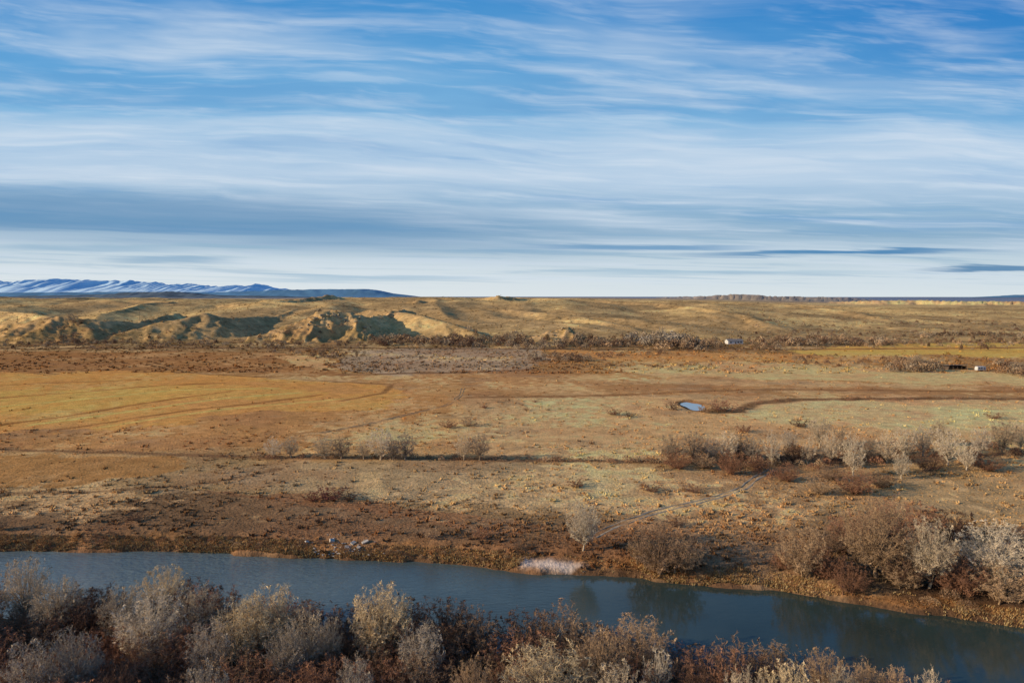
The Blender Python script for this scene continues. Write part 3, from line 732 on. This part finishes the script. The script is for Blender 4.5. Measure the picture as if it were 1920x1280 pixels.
def slab(px,off,L,W,T,rot,label):
    bm=bmesh.new(); bmesh.ops.create_cube(bm,size=1)
    for v in bm.verts: v.co=Vector((v.co.x*L*(1+.12*random.uniform(-1,1)),v.co.y*W*(1+.15*random.uniform(-1,1)),v.co.z*T))
    bmesh.ops.bevel(bm,geom=bm.edges[:],offset=.04,segments=1,affect='EDGES')
    bmesh.ops.subdivide_edges(bm,edges=[e for e in bm.edges if e.calc_length()>.5],cuts=2)
    for v in bm.verts: v.co+=Vector((random.uniform(-.03,.03),random.uniform(-.03,.03),random.uniform(-.02,.02)))
    m=bpy.data.meshes.new('slab'); bm.to_mesh(m); bm.free()
    x,_=at(px,1035,-1); D=float(np.interp(x,FX,FD))+off+1.6; x=(px-960)/F*D*1.02
    o=obj('concrete_slab',m,M_conc,label=label,cat='slab'); o.location=(x,D,hz(x,D)+.2); o.rotation_euler=rot
slab(684,2.4,1.2,.6,.25,(.25,-.3,.5),'long tilted pale slab, rightmost on the far bank rubble')
slab(662,2.0,.9,.65,.25,(.4,-.2,1.0),'pale slab lying left of the long tilted slab')
slab(650,1.0,.8,.65,.25,(.4,.1,.1),'flat pale slab at the water below the other slabs')
slab(622,2.4,.9,.8,.4,(.3,.3,.4),'blocky pale slab at the left end of the rubble')
slab(672,.9,.7,.55,.25,(.3,.1,-.3),'narrow pale slab at the water right of the flat one')
slab(575,1.6,.7,.5,.25,(.2,.3,.8),'small pale block on the bank left of the rubble')
def gravel():
    r=np.random.default_rng(4); Vs=[];Fs=[];nv=0
    base=np.array([(v.co.x,v.co.y,v.co.z) for v in BR[1].vertices]); tri=np.array([list(p.vertices) for p in BR[1].polygons])
    for i in range(360):
        if i<200: x=GXC+r.normal()*2.8; D=np.interp(x,FX,FD)+abs(r.normal())*1.0+.1
        else: x=at(640,1040,-2)[0]+r.normal()*3.4; D=np.interp(x,FX,FD)+abs(r.normal())*2.0+.7
        s_=(.03+.07*r.random()**2.5) if i<200 else (.06+.22*r.random()**2.6); V=base*s_*np.array([1.2,1,.6]); V=V+np.array([x,D,max(hz(x,D),ZW-.05)+s_*.2])
        Vs.append(V);Fs.append(tri+nv);nv+=len(V)
    obj('gravel',mesh_np('gravel',np.concatenate(Vs),np.concatenate(Fs)),M_stone,label='pale stones and gravel at the edge of the far bank',cat='gravel',kind='stuff')
gravel()

# ------------------------------------------------------------ small buildings
def boxes(L):
    V=[];Fc=[]
    for (x0,x1,y0,y1,z0,z1) in L:
        b=len(V); V+=[(x0,y0,z0),(x1,y0,z0),(x1,y1,z0),(x0,y1,z0),(x0,y0,z1),(x1,y0,z1),(x1,y1,z1),(x0,y1,z1)]
        Fc+=[[b+i for i in f] for f in ((0,3,2,1),(4,5,6,7),(0,1,5,4),(1,2,6,5),(2,3,7,6),(3,0,4,7))]
    m=bpy.data.meshes.new('part'); m.from_pydata(V,[],Fc); return m
def gable(w,d,z0,rise,ov,t):
    m=bpy.data.meshes.new('roof'); x=w/2+ov; y=d/2+ov
    V=[(-x,-y,z0-.15),(x,-y,z0-.15),(x,0,z0+rise),(-x,0,z0+rise),(-x,y,z0-.15),(x,y,z0-.15)]
    V+= [(a,b,c+t) for a,b,c in V]
    m.from_pydata(V,[],[[0,3,2,1],[3,4,5,2],[6,7,8,9],[9,8,11,10],[0,1,7,6],[4,10,11,5],[0,6,9,3],[3,9,10,4],[1,2,8,7],[2,5,11,8]]); return m
def gable_wall(w,d,h,rise):
    m=bpy.data.meshes.new('wall'); x=w/2;y=d/2
    V=[(-x,-y,-.5),(x,-y,-.5),(x,y,-.5),(-x,y,-.5),(-x,-y,h),(x,-y,h),(x,y,h),(-x,y,h),(-x,0,h+rise-.1),(x,0,h+rise-.1)]
    m.from_pydata(V,[],[[0,1,5,4],[2,3,7,6],[1,2,6,9,5],[3,0,4,8,7]]); return m
def house(px,yb,w,d,h,label,wallmat,rz):
    x,D=at(px,yb); r=empty('house',(x,D,hz(x,D)),rz); tag(r,label,'house')
    obj('wall',gable_wall(w,d,h,1.5),wallmat,r); rf=obj('roof',gable(w,d,h,1.5,.4,.15),M_roof,r)
    obj('chimney',boxes([(w*.2,w*.2+.7,-.35,.35,h+1.0,h+2.4)]),M_rock,rf)
    dr=obj('door',boxes([(-.5,.5,-d/2-.06,-d/2-.01,0,2.1)]),M_dark,r); obj('handle',boxes([(.32,.4,-d/2-.12,-d/2-.06,1,1.1)]),M_roof,dr)
    for wx in (-w*.32,w*.18,w*.36):
        f=obj('window',boxes([(wx-.8,wx+.8,-d/2-.05,-d/2-.01,.9,2.1)]),M_dark,r); obj('pane',boxes([(wx-.7,wx+.7,-d/2-.08,-d/2-.055,1,2)]),M_glass,f)
house(1376,645,15,7,3.0,'small white house among brush at the foot of the hills',M_white,.15)
def shed(px,yb,w,d,h,label):
    x,D=at(px,yb); r=empty('shed',(x,D,hz(x,D)),.1); tag(r,label,'shed')
    obj('wall',boxes([(-w/2,w/2,d/2-.15,d/2,-.3,h),(-w/2,-w/2+.15,-d/2,d/2-.152,-.3,h-.3),(w/2-.15,w/2,-d/2,d/2-.152,-.3,h-.3)]),M_dark,r)
    m=bpy.data.meshes.new('roof'); a=w/2+.4;b=d/2+.4
    V=[(-a,-b,h+.5),(a,-b,h+.5),(a,b,h-.0),(-a,b,h-.0)]; V+=[(p,q,z+.15) for p,q,z in V]
    m.from_pydata(V,[],[[0,3,2,1],[4,5,6,7],[0,1,5,4],[1,2,6,5],[2,3,7,6],[3,0,4,7]]); obj('roof',m,M_roof,r)
    for k in range(5):
        xx=-w/2+.3+k*(w-.6)/4; obj('post',boxes([(xx-.12,xx+.12,-d/2,-d/2+.24,-.3,h+.47)]),M_dark,r)
shed(1790,691,12,5,2.2,'long dark open fronted shed among bushes at the right')
def trailer(px,yb,label):
    x,D=at(px,yb); r=empty('trailer',(x,D,hz(x,D)+.0),.2); tag(r,label,'trailer')
    bm=bmesh.new(); bmesh.ops.create_cube(bm,size=1)
    for v in bm.verts: v.co=Vector((v.co.x*6.5*(1 if v.co.z<0 else .94),v.co.y*2.4,1.75+v.co.z*2.3))
    bmesh.ops.bevel(bm,geom=bm.edges[:],offset=.25,segments=3,affect='EDGES'); m=bpy.data.meshes.new('body'); bm.to_mesh(m); bm.free()
    obj('body',m,M_white,r)
    obj('door',boxes([(1.4,2.1,-1.25,-1.21,.8,2.6)]),M_roof,r)
    for wx in (-2.2,-.3): obj('window',boxes([(wx-.6,wx+.6,-1.25,-1.21,1.6,2.3)]),M_glass,r)
    for wx in (-.6,.4):
        for sy in (-1.05,1.05):
            bm=bmesh.new(); bmesh.ops.create_cone(bm,cap_ends=True,segments=16,radius1=.38,radius2=.38,depth=.25)
            for v in bm.verts: v.co=Vector((v.co.x+wx,v.co.z+sy,v.co.y+.38))
            m=bpy.data.meshes.new('wheel'); bm.to_mesh(m); bm.free(); obj('wheel',m,M_rub,r)
    obj('hitch',boxes([(-4.4,-3.1,-.06,.06,.5,.62)]),M_dark,r)
trailer(1838,694,'white camping trailer parked right of the long dark shed')
def pole(px,D,h,label):
    x=(px-960)/F*D; r=empty('utility_pole',(x,D,hz(x,D)),.5); tag(r,label,'utility pole')
    t=np.linspace(0,1,5); cu=np.stack([0*t,0*t,-.5+(h+.5)*t],1)[None]; V,Fq=tubes(cu,(.2-.08*t)[None],8); obj('pole',mesh_np('pole',V,Fq,None,True),M_pole,r)
    obj('crossarm',boxes([(-1.3,1.3,-.2,-.08,h-.9,h-.7)]),M_pole,r)
    for k in (-1.15,-.45,.45,1.15): obj('insulator',boxes([(k-.07,k+.07,-.2,-.08,h-.698,h-.45)]),M_white,r)
pole(33,800,12,'utility pole on the hill at the far left edge'); pole(262,900,12,'utility pole on the hilltop above the second dark ridge'); pole(415,980,12,'utility pole on the skyline left of the craggy outcrop'); pole(862,690,10,'utility pole in the brush line left of centre'); pole(1560,720,10,'utility pole in the brush line at the right')

# ------------------------------------------------------------ far mesas and mountains
def far_range(name,prof,D,dep,mat,label,cat,rough,seed,nx=420,ny=26,flat=False,jag=0,wl=.22,smooth=True):
    P=np.array(prof,float); px=np.linspace(P[0,0],P[-1,0],nx); yt=np.interp(px,P[:,0],P[:,1])
    if jag: yt=yt+jag*fbm(px,px*0+3.3,30,5,seed,.7)*np.clip((557-yt)/14,0,1)
    xs=(px-960)/F*D; zt=HC+(556-yt)/F*D
    v=np.linspace(0,1,ny); X=np.repeat(xs[None],ny,0); Y=D+dep*(v[:,None]-.5)+0*X
    pr=np.minimum(sst(0,.5 if not flat else .3,v),sst(1,.6,v))[:,None]
    base=20.
    rg=1-np.abs(fbm(X,Y,dep*wl,5,seed,.6))*2
    Z=base+(zt[None]-base)*pr*(1-rough+rough*np.clip(rg,0,1.1)*1.05)
    Vv=np.stack([X,Y,Z],-1).reshape(-1,3); i=(np.arange(ny-1)[:,None]*nx+np.arange(nx-1)[None]).ravel()
    obj(name,mesh_np(name,Vv,np.stack([i,i+1,i+nx+1,i+nx],1),None,smooth),mat,label=label,cat=cat,kind='structure')
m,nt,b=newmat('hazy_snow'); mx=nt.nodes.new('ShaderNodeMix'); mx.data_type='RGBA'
mx.inputs[6].default_value=(.46,.68,.86,1); mx.inputs[7].default_value=(.66,.84,.94,1)  # rock and snow colours both tinted blue as painted aerial haze
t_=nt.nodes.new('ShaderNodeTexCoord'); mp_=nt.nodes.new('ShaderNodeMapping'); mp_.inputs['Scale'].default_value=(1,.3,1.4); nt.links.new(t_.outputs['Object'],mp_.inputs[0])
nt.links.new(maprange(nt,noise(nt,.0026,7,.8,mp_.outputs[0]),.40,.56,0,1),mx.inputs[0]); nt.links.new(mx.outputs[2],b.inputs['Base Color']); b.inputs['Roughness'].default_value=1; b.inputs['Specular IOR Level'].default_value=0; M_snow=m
M_mesa=simple('hazy_mesa',(.12,.25,.38),1,.2,.004,0); M_ridge=simple('hazy_ridge',(.13,.165,.19),1,.35,.008,0)  # blue of distance haze is mixed into these base colours
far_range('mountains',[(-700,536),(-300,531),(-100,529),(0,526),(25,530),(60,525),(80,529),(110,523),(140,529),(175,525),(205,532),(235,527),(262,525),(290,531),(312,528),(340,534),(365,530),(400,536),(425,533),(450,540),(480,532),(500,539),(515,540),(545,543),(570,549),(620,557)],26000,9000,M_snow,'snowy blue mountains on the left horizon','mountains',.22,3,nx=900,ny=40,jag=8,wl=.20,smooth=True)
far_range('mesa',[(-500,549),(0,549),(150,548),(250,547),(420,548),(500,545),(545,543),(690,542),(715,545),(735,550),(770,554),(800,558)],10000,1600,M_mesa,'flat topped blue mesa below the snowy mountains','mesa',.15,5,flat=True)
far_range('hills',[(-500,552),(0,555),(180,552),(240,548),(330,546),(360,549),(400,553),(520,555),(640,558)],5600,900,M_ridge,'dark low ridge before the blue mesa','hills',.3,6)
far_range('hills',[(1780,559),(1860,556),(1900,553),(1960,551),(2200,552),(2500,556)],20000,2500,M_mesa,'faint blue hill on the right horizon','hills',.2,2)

# ------------------------------------------------------------ light and sky
AZ=math.radians(13); EL=math.radians(16.5)
ts=Vector((-math.cos(EL)*math.cos(AZ),-math.cos(EL)*math.sin(AZ),math.sin(EL)))
L=bpy.data.lights.new('sun','SUN'); L.energy=5; L.angle=math.radians(.5); L.color=(1,.83,.61)
lo=bpy.data.objects.new('sun',L); C.objects.link(lo); lo.rotation_euler=(-ts).to_track_quat('-Z','Y').to_euler()
w=bpy.data.worlds.new('World'); sc.world=w; w.use_nodes=True; nt=w.node_tree; bg=nt.nodes['Background']; bg.inputs['Strength'].default_value=.1
try: w.cycles.sampling_method='MANUAL'; w.cycles.sample_map_resolution=256
except Exception as ex: print(ex)
class E:
    def __init__(s,o): s.o=o
    def _m(s,op,*a):
        n=nt.nodes.new('ShaderNodeMath'); n.operation=op
        for k,q in enumerate((s,)+a):
            if isinstance(q,E): nt.links.new(q.o,n.inputs[k])
            else: n.inputs[k].default_value=q
        return E(n.outputs[0])
    def __add__(s,q): return s._m('ADD',q)
    def __sub__(s,q): return s._m('SUBTRACT',q)
    def __mul__(s,q): return s._m('MULTIPLY',q)
    def __truediv__(s,q): return s._m('DIVIDE',q)
    __radd__=__add__; __rmul__=__mul__
def sm(e,a,b):
    n=nt.nodes.new('ShaderNodeMapRange'); n.interpolation_type='SMOOTHSTEP'; nt.links.new(e.o,n.inputs[0])
    if a<b: n.inputs[1].default_value=a;n.inputs[2].default_value=b;n.inputs[3].default_value=0;n.inputs[4].default_value=1
    else: n.inputs[1].default_value=b;n.inputs[2].default_value=a;n.inputs[3].default_value=1;n.inputs[4].default_value=0
    return E(n.outputs[0])
def vec(a,b,c=None):
    n=nt.nodes.new('ShaderNodeCombineXYZ'); nt.links.new(a.o,n.inputs[0]); nt.links.new(b.o,n.inputs[1])
    if c is not None: n.inputs[2].default_value=c
    return n.outputs[0]
def wn(v,scale,detail,rough=.55):
    n=nt.nodes.new('ShaderNodeTexNoise'); n.inputs['Scale'].default_value=scale;n.inputs['Detail'].default_value=detail;n.inputs['Roughness'].default_value=rough; nt.links.new(v,n.inputs['Vector']); return E(n.outputs['Fac'])
def mixc(f,a,b):
    n=nt.nodes.new('ShaderNodeMix'); n.data_type='RGBA'
    if isinstance(f,E): nt.links.new(f.o,n.inputs[0])
    else: n.inputs[0].default_value=f
    for k,q in ((6,a),(7,b)):
        if isinstance(q,tuple): n.inputs[k].default_value=(*[float(v)*10 for v in lin(q)],1)
        else: nt.links.new(q,n.inputs[k])
    return n.outputs[2]
tc=nt.nodes.new('ShaderNodeTexCoord'); sp=nt.nodes.new('ShaderNodeSeparateXYZ'); nt.links.new(tc.outputs['Generated'],sp.inputs[0])
X,Y,Z=(E(sp.outputs[k]) for k in range(3))
yy=Y._m('ABSOLUTE')._m('MAXIMUM',.3); S_=X/yy; t=Z/yy
n1=wn(vec(S_*2.0,t*7.0),1.0,3)-.5
n0=wn(vec(S_*.9,t*2.5,7.),1.0,1)-.5
up=sm(t,.0,.22)
tw=t+n1*.05*up+n0*.06*up+S_*.012
lg=((tw+.06)._m('MAXIMUM',.02))._m('LOGARITHM',math.e)
sl=S_+lg*.35
A=wn(vec(sl*1.7+n0*1.0,lg*5.0+S_*.5,2.),1.0,4,.52)
B=wn(vec(sl*3.1+n1*1.2,lg*9.8+S_*1.4,5.),1.0,5,.56)
Cc=wn(vec(sl*5.4+n1*1.6,lg*22.0+S_*3.0+n0*3,9.),1.0,4,.59)
rp=nt.nodes.new('ShaderNodeValToRGB'); nt.links.new((tw/.6).o,rp.inputs[0]); cr=rp.color_ramp
stops=[(0,(220,229,233)),(.03,(210,223,231)),(.065,(188,208,221)),(.095,(140,175,203)),(.130,(140,178,209)),(.170,(180,205,229)),(.215,(174,203,230)),(.26,(128,182,223)),(.33,(96,163,216)),(.43,(60,140,206)),(.6,(26,92,168))]
while len(cr.elements)<len(stops): cr.elements.new(.5)
for e_,(p,c) in zip(cr.elements,stops): e_.position=p/.6; e_.color=(*[float(v) for v in lin(c)],1)
x10=nt.nodes.new('ShaderNodeVectorMath'); x10.operation='SCALE'; x10.inputs[3].default_value=10; nt.links.new(rp.outputs[0],x10.inputs[0])
sky=nt.nodes.new('ShaderNodeTexSky'); sky.sky_type='NISHITA'; sky.sun_disc=False; sky.sun_elevation=EL; sky.sun_rotation=math.radians(257)
c=mixc(sm(t,.5,1.3)*.75+.03,x10.outputs[0],sky.outputs[0])
c=mixc(sm(t,.2,.46)*sm(S_,-.15,.75)*.74,c,(25,117,194))
fade=sm(t,.70,.27)
c=mixc(sm(A,.43,.72)*sm(t,.0,.03)*fade*(sm(S_,.8,-.2)*.35+.27),c,(208,222,236))
c=mixc(sm(A,.48,.30)*sm(t,.03,.09)*fade*.42,c,(90,152,206))
c=mixc(sm(B,.45,.72)*sm(t,.01,.05)*fade*.48,c,(216,227,239))
c=mixc(sm(Cc,.48,.73)*sm(t,.03,.10)*fade*.3,c,(222,232,242))
c=mixc(sm(B,.44,.28)*sm(t,.05,.12)*fade*.3,c,(98,160,212))
c=mixc(sm(B,.47,.32)*sm(t,.01,.03)*sm(t,.13,.06)*.6,c,(142,177,203))
c=mixc(sm(Cc,.46,.32)*sm(t,.008,.025)*sm(t,.12,.06)*.38,c,(150,183,207))
def streak(c,pa,pb,py,th,slope,col,f):
    s0,s1=(pa-960)/F,(pb-960)/F; t0=(556-py)/F
    d=(t-t0-(S_-(s0+s1)/2)*slope+(B-.5)*.02+(Cc-.5)*.01)._m('ABSOLUTE')
    return mixc(sm(d,th/F,th/F*.25)*sm(S_,s0,s0+(s1-s0)*.4)*sm(S_,s1,s1-(s1-s0)*.4)*f,c,col)
c=streak(c,-900,1350,408,66,-.045,(100,146,186),.78)
c=streak(c,-700,900,440,10,-.02,(180,202,218),.45)
c=streak(c,1180,1960,474,7,.012,(88,140,184),1.0)
c=streak(c,900,1500,463,6,-.008,(100,150,192),.8)
c=streak(c,1680,2050,504,6,.0,(104,144,180),1.0)
c=streak(c,150,480,488,10,.0,(136,172,200),.8)
c=streak(c,-100,420,465,9,-.01,(150,182,206),.7)
c=streak(c,250,620,462,7,-.02,(146,180,204),.7)
c=streak(c,350,1000,522,7,.0,(160,190,211),.75)
c=streak(c,900,1800,512,6,.004,(170,197,215),.7)
c=mixc(sm(t,.075,.0)*sm(S_,.35,-.75)*.45,c,(230,235,236))
nt.links.new(c,bg.inputs['Color'])

# ------------------------------------------------------------ camera
cd=bpy.data.cameras.new('camera'); cd.lens=24; cd.sensor_width=36; cd.clip_end=200000; cd.clip_start=.5
co=bpy.data.objects.new('camera',cd); C.objects.link(co); co.location=(0,0,HC); co.rotation_euler=(math.pi/2-TH,0,0); sc.camera=co
sc.view_settings.view_transform='Standard'; sc.view_settings.look='None'; sc.view_settings.exposure=0
